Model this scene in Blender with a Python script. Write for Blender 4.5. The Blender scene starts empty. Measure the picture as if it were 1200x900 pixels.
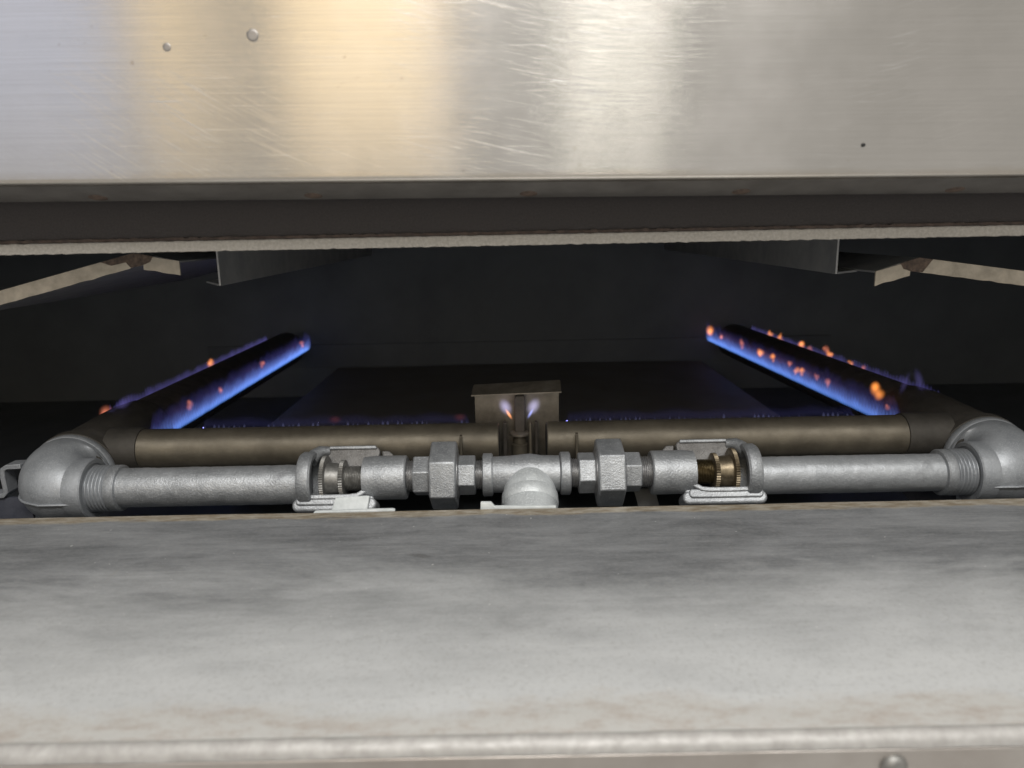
import bpy, bmesh, math, random
from mathutils import Vector, Matrix, noise
random.seed(7)
sc = bpy.context.scene
col = sc.collection
R = math.radians
PI = math.pi

# ------------------------------------------------------------------ camera
cam_data = bpy.data.cameras.new('camera')
cam = bpy.data.objects.new('camera', cam_data); col.objects.link(cam)
pit, rol = R(11.9), R(1.1)
fw = Vector((0, math.cos(pit), -math.sin(pit)))
r0 = Vector((1, 0, 0)); u0 = r0.cross(fw)
rt = r0 * math.cos(rol) - u0 * math.sin(rol)
up = u0 * math.cos(rol) + r0 * math.sin(rol)
M = Matrix((rt, up, -fw)).transposed().to_4x4()
M.translation = Vector((-0.016, -0.60, 0.237))
cam.matrix_world = M
cam_data.sensor_width = 36; cam_data.lens = 26.1
cam_data.clip_start = 0.01; cam_data.clip_end = 50
cam_data.dof.use_dof = True
cam_data.dof.focus_distance = 0.74
cam_data.dof.aperture_fstop = 7.0
sc.camera = cam

# ------------------------------------------------------------------ room light
w = bpy.data.worlds.new('World'); sc.world = w; w.use_nodes = True
bg = w.node_tree.nodes['Background']
bg.inputs[0].default_value = (0.555, 0.535, 0.50, 1); bg.inputs[1].default_value = 0.74

def area(name, x, y, z, sx, sz, colr, radiance, aim=None):
    ld = bpy.data.lights.new(name, 'AREA'); ld.shape = 'RECTANGLE'
    ld.size = sx; ld.size_y = sz; ld.color = colr
    ld.energy = radiance * PI * sx * sz
    o = bpy.data.objects.new(name, ld); col.objects.link(o)
    o.location = (x, y, z)
    d = (Vector(aim) if aim else Vector((0, 0, z))) - Vector((x, y, z))
    if aim is None: d = Vector((0, 1, 0))
    o.rotation_euler = d.to_track_quat('-Z', 'Y').to_euler()
    return o
LY = -2.6
area('cool_reflection_lamp', -1.92, LY, 0.95, 0.90, 1.3, (0.58, 0.68, 1.0), 0.50)  # added area lamp behind the camera, for the panel's cool reflection
WARM = (1.0, 0.73, 0.36)
area('warm_reflection_lamp', -1.29, LY, 0.95, 0.22, 1.3, WARM, 0.80)  # these three: area lamps added out of view for the panel's warm reflections
area('warm_reflection_lamp', -1.06, LY, 0.95, 0.07, 1.3, WARM, 0.85)
area('warm_reflection_lamp', -0.56, LY, 0.95, 0.62, 1.3, WARM, 1.05)
area('tube_lamp', 0.315, LY, 1.0, 0.045, 1.5, (1.0, 0.97, 0.86), 4.2)
area('tube_lamp', 0.51, LY, 1.0, 0.035, 1.5, (1.0, 0.97, 0.86), 4.2)
area('ceiling_lamp', 0.2, -1.5, 1.9, 1.6, 0.8, (1.0, 0.98, 0.95), 11.0, (0, 0.0, 0.0))

vs = sc.view_settings
vs.view_transform = 'Standard'; vs.look = 'None'; vs.exposure = 0.38; vs.gamma = 1.0
vs.use_curve_mapping = False
sc.cycles.use_denoising = True
try: sc.cycles.denoiser = 'OPENIMAGEDENOISE'
except Exception: pass
sc.cycles.max_bounces = 8; sc.cycles.transparent_max_bounces = 24
sc.cycles.volume_bounces = 0
sc.cycles.sample_clamp_indirect = 4

# ------------------------------------------------------------------ material helpers
class NT:
    def __init__(s, name):
        s.m = bpy.data.materials.new(name); s.m.use_nodes = True
        s.t = s.m.node_tree; s.b = s.t.nodes['Principled BSDF']; s.out = s.t.nodes['Material Output']
        s.tc = s.t.nodes.new('ShaderNodeTexCoord')
    def n(s, kind, **kw):
        q = s.t.nodes.new('ShaderNode' + kind)
        for k, v in kw.items(): setattr(q, k, v)
        return q
    def l(s, a, b): s.t.links.new(a, b)
    def mapping(s, scale=(1, 1, 1), rot=(0, 0, 0), loc=(0, 0, 0), src='Object'):
        q = s.n('Mapping'); q.inputs['Scale'].default_value = scale
        q.inputs['Rotation'].default_value = rot; q.inputs['Location'].default_value = loc
        s.l(s.tc.outputs[src], q.inputs[0]); return q.outputs[0]
    def noise(s, vec, scale, detail=4, rough=0.55, dist=0.0):
        q = s.n('TexNoise'); q.inputs['Scale'].default_value = scale; q.inputs['Detail'].default_value = detail
        q.inputs['Roughness'].default_value = rough; q.inputs['Distortion'].default_value = dist
        s.l(vec, q.inputs['Vector']); return q.outputs['Fac']
    def ramp(s, fac, p0, p1, c0=(0, 0, 0, 1), c1=(1, 1, 1, 1)):
        q = s.n('ValToRGB'); e = q.color_ramp.elements
        e[0].position = p0; e[1].position = p1; e[0].color = c0; e[1].color = c1
        s.l(fac, q.inputs[0]); return q.outputs[0]
    def mix(s, fac, a, b):
        q = s.n('Mix', data_type='RGBA')
        for sock, v in ((q.inputs[0], fac), (q.inputs[6], a), (q.inputs[7], b)):
            if isinstance(v, (int, float)): sock.default_value = v
            elif isinstance(v, tuple): sock.default_value = v if len(v) == 4 else (*v, 1)
            else: s.l(v, sock)
        return q.outputs[2]
    def math(s, op, a, b=0.0, c=None, clamp=False):
        q = s.n('Math', operation=op, use_clamp=clamp)
        for i, v in enumerate((a, b, c)):
            if v is None: continue
            if isinstance(v, (int, float)): q.inputs[i].default_value = v
            else: s.l(v, q.inputs[i])
        return q.outputs[0]
    def xyz(s, vec):
        q = s.n('SeparateXYZ'); s.l(vec, q.inputs[0]); return q.outputs
    def bump(s, h, strength, dist, prev=None):
        q = s.n('Bump'); q.inputs['Strength'].default_value = strength; q.inputs['Distance'].default_value = dist
        s.l(h, q.inputs['Height'])
        if prev is not None: s.l(prev, q.inputs['Normal'])
        return q.outputs[0]
    def set(s, **kw):
        for k, v in kw.items():
            sock = s.b.inputs[k.replace('_', ' ')]
            if isinstance(v, (int, float)): sock.default_value = v
            elif isinstance(v, tuple): sock.default_value = v if len(v) == 4 else (*v, 1)
            else: s.l(v, sock)
        return s.m

def m_silver(name, dark, light, grain=620, gs=0.55, metal=0.62, rough=0.43):
    t = NT(name); v = t.mapping()
    big = t.noise(v, 45, 5, 0.6); gr = t.noise(v, grain, 3, 0.7); wr = t.noise(v, 170, 4, 0.6, 1.2)
    c = t.mix(t.ramp(big, 0.35, 0.68), dark, light)
    c = t.mix(t.ramp(gr, 0.52, 0.72), c, tuple(min(1, q * 1.12) for q in light))
    c = t.mix(t.ramp(t.noise(v, 22, 6, 0.7), 0.62, 0.75), c, tuple(q * 0.62 for q in dark))
    b1 = t.bump(wr, 0.26, 0.0014); b2 = t.bump(gr, gs, 0.0012, b1)
    rr = t.math('MULTIPLY_ADD', gr, 0.25, rough - 0.12)
    return t.set(Base_Color=c, Metallic=metal, Roughness=rr, Normal=b2)

def m_plain(name, c0, c1, metal=0.0, rough=0.6, scale=60, bump=0.15, bscale=300, bd=0.0006, lo=0.35, hi=0.7):
    t = NT(name); v = t.mapping()
    c = t.mix(t.ramp(t.noise(v, scale, 6, 0.62), lo, hi), c0, c1)
    b = t.bump(t.noise(v, bscale, 4, 0.65), bump, bd)
    rr = t.math('MULTIPLY_ADD', t.noise(v, scale * 1.7, 4), 0.3, rough - 0.15)
    return t.set(Base_Color=c, Metallic=metal, Roughness=rr, Normal=b)

def m_panel():
    t = NT('brushed_stainless'); v = t.mapping()
    brush = t.noise(t.mapping((9, 60, 1500)), 1.0, 5, 0.75)
    brush2 = t.noise(t.mapping((1.2, 60, 320)), 1.0, 4, 0.7)
    # long handling scratches, two directions, patchy
    s1 = t.noise(t.mapping((14, 10, 900), (0, R(-14), 0)), 1.0, 3, 0.75, 0.25)
    s2 = t.noise(t.mapping((14, 10, 800), (0, R(33), 0)), 1.0, 3, 0.75, 0.2)
    px, py, pz = t.xyz(v)
    dx = t.math('SUBTRACT', px, 0.10); dz = t.math('SUBTRACT', pz, 0.42)
    rad = t.math('SQRT', t.math('ADD', t.math('MULTIPLY', dx, dx), t.math('MULTIPLY', dz, dz)))
    cv = t.n('CombineXYZ'); t.l(t.math('MULTIPLY', rad, 820), cv.inputs[0]); t.l(t.math('MULTIPLY', px, 16), cv.inputs[1])
    s3 = t.noise(cv.outputs[0], 1.0, 4, 0.75, 0.3)
    patch = t.ramp(t.noise(t.mapping((1, 1, 1), (0, 0, 0), (0.2, 0, 0.1)), 6.5, 3), 0.45, 0.62)
    sc1 = t.math('MULTIPLY', t.ramp(s1, 0.62, 0.70), patch)
    patch2 = t.ramp(t.noise(t.mapping((1, 1, 1), (0, 0, 0), (4.2, 0, 1.1)), 7.0, 3), 0.48, 0.62)
    sc2 = t.math('MULTIPLY', t.ramp(s2, 0.64, 0.73), patch2)
    sc3 = t.math('MULTIPLY', t.ramp(s3, 0.56, 0.70), patch)
    scr = t.math('ADD', t.math('ADD', sc1, sc2), sc3, clamp=True)
    smudge = t.noise(v, 13, 6, 0.66)
    base = t.mix(t.ramp(smudge, 0.35, 0.72), (0.56, 0.54, 0.51), (0.63, 0.605, 0.575))
    base = t.mix(t.math('MULTIPLY', scr, 0.60), base, (0.84, 0.83, 0.81))
    base = t.mix(t.math('MULTIPLY', t.ramp(brush, 0.40, 0.66), 0.26), base, (0.42, 0.405, 0.385))
    base = t.mix(t.math('MULTIPLY', t.ramp(brush2, 0.42, 0.68), 0.10), base, (0.74, 0.72, 0.69))
    spots = t.ramp(t.noise(v, 150, 2, 0.5), 0.74, 0.80)
    base = t.mix(t.math('MULTIPLY', spots, 0.35), base, (0.30, 0.24, 0.18))
    # browned bottom edge
    z = t.xyz(v)[2]
    edge = t.math('SUBTRACT', t.math('MULTIPLY', t.noise(t.mapping((14, 1, 90)), 1.0, 5, 0.7), 0.012), t.math('ADD', z, 0.1755))
    base = t.mix(t.math('MULTIPLY', t.ramp(edge, 0.000, 0.007), 0.5), base, (0.42, 0.35, 0.26))
    rr = t.math('ADD', t.math('MULTIPLY_ADD', brush, 0.12, 0.115), t.math('MULTIPLY', t.ramp(smudge, 0.35, 0.75), 0.035))
    rr = t.math('ADD', rr, t.math('MULTIPLY', scr, 0.09))
    b = t.bump(brush, 0.17, 0.00014); b = t.bump(brush2, 0.05, 0.0002, b); b = t.bump(scr, 0.22, 0.00010, b)
    tg = t.n('CombineXYZ'); tg.inputs[2].default_value = 1.0
    t.l(tg.outputs[0], t.b.inputs['Tangent'])
    return t.set(Base_Color=base, Metallic=1.0, Roughness=rr, Anisotropic=0.97, Normal=b)

def m_ledge():
    SMX, SMY = -0.088, 0.053 - 0.088 * 0.25
    t = NT('worn_grey_steel'); v = t.mapping()
    smear = t.noise(t.mapping((7.0, 48, 1)), 1.0, 10, 0.80, 0.25)
    cloud = t.noise(t.mapping((7, 16, 1)), 1.0, 9, 0.74, 0.4)
    fine = t.noise(t.mapping((260, 520, 1)), 1.0, 5, 0.75)
    c = t.mix(t.ramp(smear, 0.30, 0.72), (0.44, 0.452, 0.46), (0.64, 0.65, 0.655))
    c = t.mix(t.math('MULTIPLY', t.ramp(cloud, 0.42, 0.62), 0.7), c, (0.70, 0.71, 0.715))
    c = t.mix(t.math('MULTIPLY', t.ramp(fine, 0.45, 0.75), 0.30), c, (0.62, 0.61, 0.58))
    y0 = t.xyz(v)[1]
    blot = t.noise(t.mapping((3.2, 6, 1), (0, 0, 0), (2.7, 1.3, 0)), 1.0, 10, 0.74, 0.3)
    film = t.math('ADD', t.math('MULTIPLY', y0, -1.0), t.math('MULTIPLY_ADD', t.math('SUBTRACT', blot, 0.5), 0.26, 0.035))  # stains plus painted-in light: near half paler, far half darker
    film_light_f = t.ramp(film, 0.0, 0.15)
    burnt_shade = t.mix(t.ramp(t.math('MULTIPLY_ADD', cloud, 0.5, t.math('MULTIPLY', smear, 0.5)), 0.40, 0.60), (0.155, 0.163, 0.17), (0.35, 0.36, 0.37))
    burnt_shade = t.mix(t.math('MULTIPLY', t.ramp(fine, 0.45, 0.75), 0.30), burnt_shade, (0.52, 0.52, 0.51))
    c = t.mix(film_light_f, burnt_shade, c)
    c = t.mix(t.math('MULTIPLY', film_light_f, 0.62), c, (0.665, 0.68, 0.685))
    hair = t.noise(t.mapping((5, 900, 1), (0, 0, R(2))), 1.0, 3, 0.8, 0.2)
    hair2 = t.noise(t.mapping((7, 700, 1), (0, 0, R(-9)), (3, 2, 0)), 1.0, 3, 0.8, 0.2)
    hp = t.ramp(t.noise(v, 9, 4), 0.42, 0.6)
    c = t.mix(t.math('MULTIPLY', t.math('MULTIPLY', t.ramp(hair, 0.58, 0.68), hp), 0.30), c, (0.75, 0.75, 0.74))
    c = t.mix(t.math('MULTIPLY', t.math('MULTIPLY', t.ramp(hair2, 0.62, 0.70), hp), 0.30), c, (0.20, 0.20, 0.20))
    # one dark oily thumb smudge
    qx, qy, qz = t.xyz(v)
    ex = t.math('MULTIPLY', t.math('SUBTRACT', qx, SMX), 70.0); ey = t.math('MULTIPLY', t.math('SUBTRACT', t.math('MULTIPLY_ADD', qx, 0.25, qy), SMY), 190.0)
    el = t.math('ADD', t.math('MULTIPLY', ex, ex), t.math('MULTIPLY', ey, ey))
    c = t.mix(t.math('MULTIPLY', t.ramp(t.math('MULTIPLY_ADD', t.noise(v, 90, 3), 0.8, el), 0.5, 1.4, (1, 1, 1, 1), (0, 0, 0, 1)), 0.6), c, (0.10, 0.10, 0.10))
    grit = t.noise(v, 420, 3, 0.7)
    c = t.mix(t.math('MULTIPLY', t.ramp(grit, 0.50, 0.72), 0.35), c, (0.30, 0.295, 0.285))
    drip = t.noise(t.mapping((22, 9, 1), (0, 0, 0), (5, 3, 0)), 1.0, 6, 0.7, 0.5)
    c = t.mix(t.math('MULTIPLY', t.ramp(drip, 0.66, 0.74), 0.35), c, (0.33, 0.30, 0.24))
    spk = t.noise(t.mapping((1, 1, 1)), 260, 2, 0.5)
    c = t.mix(t.ramp(spk, 0.76, 0.79), c, (0.80, 0.80, 0.78))
    y = t.xyz(v)[1]      # object origin is the plate centre: far edge about +0.15, near edge about -0.15
    en = t.noise(t.mapping((16, 60, 1)), 1.0, 5, 0.7)
    far = t.math('ADD', t.math('SUBTRACT', y, 0.128), t.math('MULTIPLY', t.math('SUBTRACT', en, 0.5), 0.022))
    tan = t.mix(t.ramp(t.noise(t.mapping((60, 200, 1)), 1.0, 4, 0.7), 0.4, 0.65), (0.30, 0.235, 0.15), (0.55, 0.50, 0.41))
    c = t.mix(t.math('MULTIPLY', t.ramp(far, 0.0, 0.004), 0.85), c, tan)
    near = t.math('ADD', t.math('SUBTRACT', -0.113, y), t.math('MULTIPLY', t.math('SUBTRACT', cloud, 0.5), 0.07)) if False else \
        t.math('ADD', t.math('MULTIPLY', y, -1.0), t.math('MULTIPLY_ADD', t.math('SUBTRACT', cloud, 0.5), 0.09, -0.116))
    rust = t.mix(t.ramp(t.noise(t.mapping((40, 90, 1)), 1.0, 8, 0.78), 0.46, 0.66), (0.56, 0.545, 0.51), (0.36, 0.27, 0.20))
    c = t.mix(t.math('MULTIPLY', t.ramp(near, 0.0, 0.014), 0.6), c, rust)
    rr = t.math('MULTIPLY_ADD', smear, 0.22, 0.27)
    rr = t.math('ADD', rr, t.math('MULTIPLY', fine, 0.08))
    b = t.bump(fine, 0.15, 0.0004); b = t.bump(smear, 0.10, 0.002, b)
    return t.set(Base_Color=c, Metallic=0.38, Roughness=rr, Normal=b)

def m_volume(name, colr, strength):
    m = bpy.data.materials.new(name); m.use_nodes = True
    t = m.node_tree; t.nodes.clear()
    o = t.nodes.new('ShaderNodeOutputMaterial'); e = t.nodes.new('ShaderNodeEmission')
    e.inputs[0].default_value = (*colr, 1); e.inputs[1].default_value = strength
    t.links.new(e.outputs[0], o.inputs['Volume'])
    try: m.cycles.homogeneous_volume = True
    except Exception: pass
    return m

def m_glow(name, colr, strength):
    m = m_volume(name, colr, strength); t = m.node_tree
    try: m.cycles.homogeneous_volume = False
    except Exception: pass
    e = [q for q in t.nodes if q.type == 'EMISSION'][0]
    tc = t.nodes.new('ShaderNodeTexCoord')
    sb = t.nodes.new('ShaderNodeVectorMath'); sb.operation = 'SUBTRACT'; sb.inputs[1].default_value = (0.5, 0.5, 0.5)
    ln = t.nodes.new('ShaderNodeVectorMath'); ln.operation = 'LENGTH'
    mr = t.nodes.new('ShaderNodeMapRange'); mr.interpolation_type = 'SMOOTHSTEP'
    mr.inputs[1].default_value = 0.0; mr.inputs[2].default_value = 0.47; mr.inputs[3].default_value = strength; mr.inputs[4].default_value = 0.0
    t.links.new(tc.outputs['Generated'], sb.inputs[0]); t.links.new(sb.outputs[0], ln.inputs[0])
    t.links.new(ln.outputs['Value'], mr.inputs[0]); t.links.new(mr.outputs[0], e.inputs[1])
    return m

MAT = {
    'panel': m_panel(),
    'ledge': m_ledge(),
    'flange': m_plain('dull_stainless', (0.24, 0.225, 0.21), (0.33, 0.31, 0.29), 0.85, 0.5, 30, 0.1, 200),
    'edge': m_plain('scuffed_edge', (0.29, 0.28, 0.268), (0.40, 0.392, 0.38), 0.3, 0.55, 160, 0.25, 300, 0.0005, 0.3, 0.7),
    'front': m_plain('ledge_front_steel', (0.42, 0.38, 0.35), (0.55, 0.52, 0.49), 0.9, 0.42, 14, 0.1, 200),
    'strip': m_plain('dark_scale_steel', (0.028, 0.025, 0.025), (0.044, 0.038, 0.038), 0.2, 0.7, 700, 0.5, 900),
    'rustline': m_plain('rust_scale', (0.035, 0.026, 0.022), (0.085, 0.060, 0.048), 0.0, 0.85, 240, 0.8, 700),
    'board': m_plain('pale_cement_board', (0.36, 0.34, 0.305), (0.50, 0.475, 0.435), 0.0, 0.85, 500, 0.7, 1500, 0.0008),
    'soot': m_plain('sooty_steel', (0.125, 0.138, 0.152), (0.155, 0.170, 0.184), 0.2, 0.62, 9, 0.2, 160),
    'floor': m_plain('floor_plate_steel', (0.19, 0.178, 0.16), (0.225, 0.212, 0.196), 0.2, 0.6, 10, 0.2, 120),
    'bracket': m_plain('heat_grey_sheet', (0.30, 0.305, 0.31), (0.42, 0.42, 0.41), 0.4, 0.5, 40, 0.2, 200),
    'deflector': m_plain('heat_tan_sheet', (0.36, 0.32, 0.26), (0.55, 0.49, 0.40), 0.25, 0.55, 70, 0.3, 400),
    'scorch': m_plain('scorched_brown', (0.05, 0.035, 0.028), (0.17, 0.12, 0.09), 0.1, 0.7, 200, 0.5, 500),
    'silver': m_silver('aluminium_paint', (0.285, 0.298, 0.312), (0.43, 0.447, 0.465), 620, 0.40, 0.58, 0.44),
    'cast': m_silver('cast_aluminium_paint', (0.27, 0.282, 0.296), (0.43, 0.447, 0.463), 600, 0.46, 0.55, 0.44),
    'elbow': m_silver('smooth_aluminium_paint', (0.28, 0.296, 0.314), (0.39, 0.408, 0.43), 800, 0.16, 0.45, 0.47),
    'shaded_cast': m_silver('shaded_aluminium_paint', (0.15, 0.145, 0.14), (0.28, 0.275, 0.27), 560, 0.7, 0.45, 0.5),  # darker copy of the paint: shade on upper arm and lug painted in
    'rightpipe': m_silver('even_aluminium_paint', (0.31, 0.325, 0.34), (0.41, 0.427, 0.445), 700, 0.18, 0.5, 0.46),
    'lit_cast': m_silver('lit_aluminium_paint', (0.44, 0.465, 0.475), (0.60, 0.63, 0.64), 560, 0.5, 0.25, 0.42),  # paler copy of the paint: ceiling light on the tee branch painted in
    'thread': m_plain('thread_grey', (0.22, 0.22, 0.225), (0.40, 0.40, 0.40), 0.75, 0.42, 200, 0.3, 700),
    'worn': m_plain('worn_zinc', (0.17, 0.168, 0.16), (0.31, 0.305, 0.29), 0.7, 0.5, 180, 0.3, 500),
    'brass': m_plain('brass', (0.13, 0.105, 0.07), (0.25, 0.205, 0.14), 0.8, 0.45, 200, 0.15, 400),
    'darkbrass': m_plain('tarnished_brass', (0.08, 0.06, 0.03), (0.18, 0.14, 0.075), 0.9, 0.42, 240, 0.3, 500),
    'header': m_plain('heat_browned_steel', (0.12, 0.105, 0.08), (0.195, 0.172, 0.132), 0.55, 0.50, 30, 0.3, 420),
    'body': m_plain('dark_cast_iron', (0.055, 0.050, 0.043), (0.082, 0.075, 0.065), 0.3, 0.62, 60, 0.5, 420),
    'tube': m_plain('burner_tube_steel', (0.085, 0.075, 0.065), (0.14, 0.122, 0.108), 0.4, 0.55, 60, 0.3, 300),
    'shield': m_plain('pilot_shield_steel', (0.20, 0.178, 0.145), (0.34, 0.305, 0.255), 0.65, 0.45, 45, 0.2, 240),
    'white': m_plain('white_paint', (0.50, 0.53, 0.53), (0.66, 0.69, 0.69), 0.0, 0.6, 90, 0.2, 300),
    'bluegrey': m_plain('blue_grey_sheet', (0.06, 0.065, 0.085), (0.11, 0.115, 0.14), 0.3, 0.55, 50, 0.2, 200),
    'hole': m_plain('dark_hole', (0.01, 0.01, 0.01), (0.02, 0.02, 0.02), 0.0, 0.9),
    'fl_core': m_volume('flame_blue_core', (0.13, 0.31, 0.95), 21),
    'fl_mid': m_volume('flame_blue_mid', (0.18, 0.31, 0.88), 11),
    'fl_veil': m_volume('flame_violet_veil', (0.16, 0.15, 0.70), 4.5),
    'fl_dim': m_volume('flame_dim_violet', (0.26, 0.23, 0.85), 24),
    'fl_small': m_volume('flame_small_blue', (0.32, 0.34, 0.68), 26),
    'fl_orange': m_glow('flame_orange', (1.0, 0.31, 0.06), 78),
    'fl_pink': m_glow('flame_pink', (1.0, 0.29, 0.17), 40),
    'fl_faint': m_glow('flame_faint_red', (0.9, 0.15, 0.10), 6),
    'fl_haze': m_volume('flame_header_haze', (0.17, 0.17, 0.62), 11),
    'fl_wisp': m_glow('flame_violet_wisp', (0.26, 0.22, 0.70), 15),
    'fl_pilot_o': m_glow('pilot_orange', (1.0, 0.36, 0.14), 480),
    'fl_pilot_b': m_glow('pilot_blue', (0.36, 0.42, 1.0), 300),
    'fl_pilot_v': m_glow('pilot_violet', (0.66, 0.62, 0.98), 56),
}

# ------------------------------------------------------------------ object helpers
WL = {}
def tag(o, label=None, cat=None, group=None, kind=None):
    if label: o['label'] = label
    if cat: o['category'] = cat
    if group: o['group'] = group
    if kind: o['kind'] = kind
    return o
def thing(name, loc, label, cat, group=None):
    o = bpy.data.objects.new(name, None); col.objects.link(o)
    o.location = loc; o.empty_display_size = 0.02; WL[o] = Vector(loc)
    return tag(o, label, cat, group)

class MB:
    def __init__(s): s.v = []; s.f = []
    def add(s, vs_, fs):
        k = len(s.v); s.v += [Vector(q) for q in vs_]; s.f += [tuple(i + k for i in q) for q in fs]; return s
    def grid(s, rings, closed_u=True, cap0=True, cap1=True):
        n = len(rings[0]); vs_ = [p for rg in rings for p in rg]; fs = []
        for i in range(len(rings) - 1):
            for j in range(n if closed_u else n - 1):
                a, b = i * n + j, i * n + (j + 1) % n
                fs.append((a, b, b + n, a + n))
        if cap0: fs.append(tuple(range(n))[::-1])
        if cap1: fs.append(tuple(range((len(rings) - 1) * n, len(rings) * n)))
        return s.add(vs_, fs)
    def lathe(s, c, axis, prof, seg=48, cap0=True, cap1=True, phase=0.0):
        """prof: list of (distance along axis, radius)"""
        ax = Vector(axis).normalized()
        t = Vector((0, 0, 1)) if abs(ax.z) < 0.9 else Vector((0, 1, 0))
        u = t.cross(ax).normalized(); w_ = ax.cross(u)
        rings = [[Vector(c) + ax * d + (u * math.cos(a) + w_ * math.sin(a)) * r
                  for a in [phase + 2 * PI * k / seg for k in range(seg)]] for d, r in prof]
        return s.grid(rings, True, cap0, cap1)
    def thread(s, c, axis, length, r, pitch, depth, seg=48):
        ax = Vector(axis).normalized()
        t = Vector((0, 0, 1)) if abs(ax.z) < 0.9 else Vector((0, 1, 0))
        u = t.cross(ax).normalized(); w_ = ax.cross(u)
        n = max(6, int(length / pitch * 8)); rings = []
        for i in range(n + 1):
            d = length * i / n; rg = []
            for k in range(seg):
                a = 2 * PI * k / seg
                ph = (d / pitch - k / seg) % 1.0
                q = abs(ph * 2 - 1)
                rr = r - depth * min(1, max(0, q * 1.5 - 0.25))
                rg.append(Vector(c) + ax * d + (u * math.cos(a) + w_ * math.sin(a)) * rr)
            rings.append(rg)
        return s.grid(rings)
    def knurl(s, c, axis, x0, x1, r, teeth=44, dep=0.0009):
        ax = Vector(axis).normalized(); u = Vector((0, 0, 1)).cross(ax).normalized(); w_ = ax.cross(u)
        n = teeth * 2; rings = []
        for d, k0 in ((x0, 1.6), (x0 + (x1 - x0) * .12, 0), (x1 - (x1 - x0) * .12, 0), (x1, 1.6)):
            rings.append([Vector(c) + ax * d + (u * math.cos(2 * PI * k / n) + w_ * math.sin(2 * PI * k / n)) * (r - dep * (k % 2) - dep * k0) for k in range(n)])
        return s.grid(rings)
    def box(s, x0, x1, y0, y1, z0, z1):
        vs_ = [(x, y, z) for z in (z0, z1) for y in (y0, y1) for x in (x0, x1)]
        return s.add(vs_, [(0, 2, 3, 1), (4, 5, 7, 6), (0, 1, 5, 4), (2, 6, 7, 3), (0, 4, 6, 2), (1, 3, 7, 5)])
    def extr_x(s, poly, x0, x1, n=1, jit=None):
        """closed (y,z) polygon extruded along x; jit(x, i) -> (dy, dz)"""
        rings = []
        for k in range(n + 1):
            x = x0 + (x1 - x0) * k / n; rg = []
            for i, (y, z) in enumerate(poly):
                dy, dz = jit(x, i) if jit else (0, 0)
                rg.append(Vector((x, y + dy, z + dz)))
            rings.append(rg)
        return s.grid(rings)
    def sweep(s, path, radii, seg=32, squash=None):
        rings = []; pts = [Vector(p) for p in path]; prevn = None
        for i, p in enumerate(pts):
            d = (pts[min(i + 1, len(pts) - 1)] - pts[max(i - 1, 0)]).normalized()
            if prevn is None:
                t = Vector((0, 0, 1)) if abs(d.z) < 0.9 else Vector((0, 1, 0))
                nrm = (t - d * t.dot(d)).normalized()
            else: nrm = (prevn - d * prevn.dot(d)).normalized()
            prevn = nrm; b = d.cross(nrm); r = radii[i] if isinstance(radii, (list, tuple)) else radii
            rings.append([p + (nrm * math.cos(2 * PI * k / seg) + b * math.sin(2 * PI * k / seg)) * r for k in range(seg)])
        return s.grid(rings)
    def prism(s, outline, origin, ux, uy, un, depth):
        """2-D outline (convex or not, single n-gon) extruded by depth along un"""
        o, ux, uy, un = Vector(origin), Vector(ux), Vector(uy), Vector(un)
        a = [o + ux * p + uy * q for p, q in outline]; b = [q + un * depth for q in a]
        n = len(a); fs = [tuple(range(n))[::-1], tuple(range(n, 2 * n))]
        fs += [(i, (i + 1) % n, (i + 1) % n + n, i + n) for i in range(n)]
        return s.add(a + b, fs)
    def frame(s, outer, inner, origin, ux, uy, un, depth):
        o, ux, uy, un = Vector(origin), Vector(ux), Vector(uy), Vector(un)
        P = lambda L, d: [o + ux * p + uy * q + un * d for p, q in L]
        n = len(outer); vs_ = P(outer, 0) + P(inner, 0) + P(outer, depth) + P(inner, depth); fs = []
        for i in range(n):
            j = (i + 1) % n
            fs += [(i, j, j + n, i + n), (i + 2 * n, i + 3 * n, j + 3 * n, j + 2 * n),
                   (i, i + 2 * n, j + 2 * n, j), (i + n, j + n, j + 3 * n, i + 3 * n)]
        return s.add(vs_, fs)
    def build(s, name, mat, parent=None, bevel=0.0, smooth=True, ang=38, bseg=2):
        lo = Vector([min(q[i] for q in s.v) for i in range(3)]); hi = Vector([max(q[i] for q in s.v) for i in range(3)])
        c = (lo + hi) / 2
        me = bpy.data.meshes.new(name); me.from_pydata([q - c for q in s.v], [], s.f)
        bm = bmesh.new(); bm.from_mesh(me); bmesh.ops.recalc_face_normals(bm, faces=bm.faces); bm.to_mesh(me); bm.free()
        if smooth:
            me.polygons.foreach_set('use_smooth', [True] * len(me.polygons))
            me.set_sharp_from_angle(angle=R(ang))
        me.materials.append(MAT[mat])
        o = bpy.data.objects.new(name, me); col.objects.link(o); WL[o] = c
        if parent: o.parent = parent; o.location = c - WL[parent]
        else: o.location = c
        if bevel:
            b = o.modifiers.new('bevel', 'BEVEL'); b.width = bevel; b.segments = bseg; b.limit_method = 'ANGLE'; b.angle_limit = R(30)
            if smooth:
                b.harden_normals = False
        return o

def rrect(w_, h, r, n=6):
    pts = []
    for cx, cy, a0 in ((w_ / 2 - r, h / 2 - r, 0), (-w_ / 2 + r, h / 2 - r, 90), (-w_ / 2 + r, -h / 2 + r, 180), (w_ / 2 - r, -h / 2 + r, 270)):
        for k in range(n + 1):
            a = R(a0 + 90 * k / n); pts.append((cx + r * math.cos(a), cy + r * math.sin(a)))
    return pts

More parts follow.
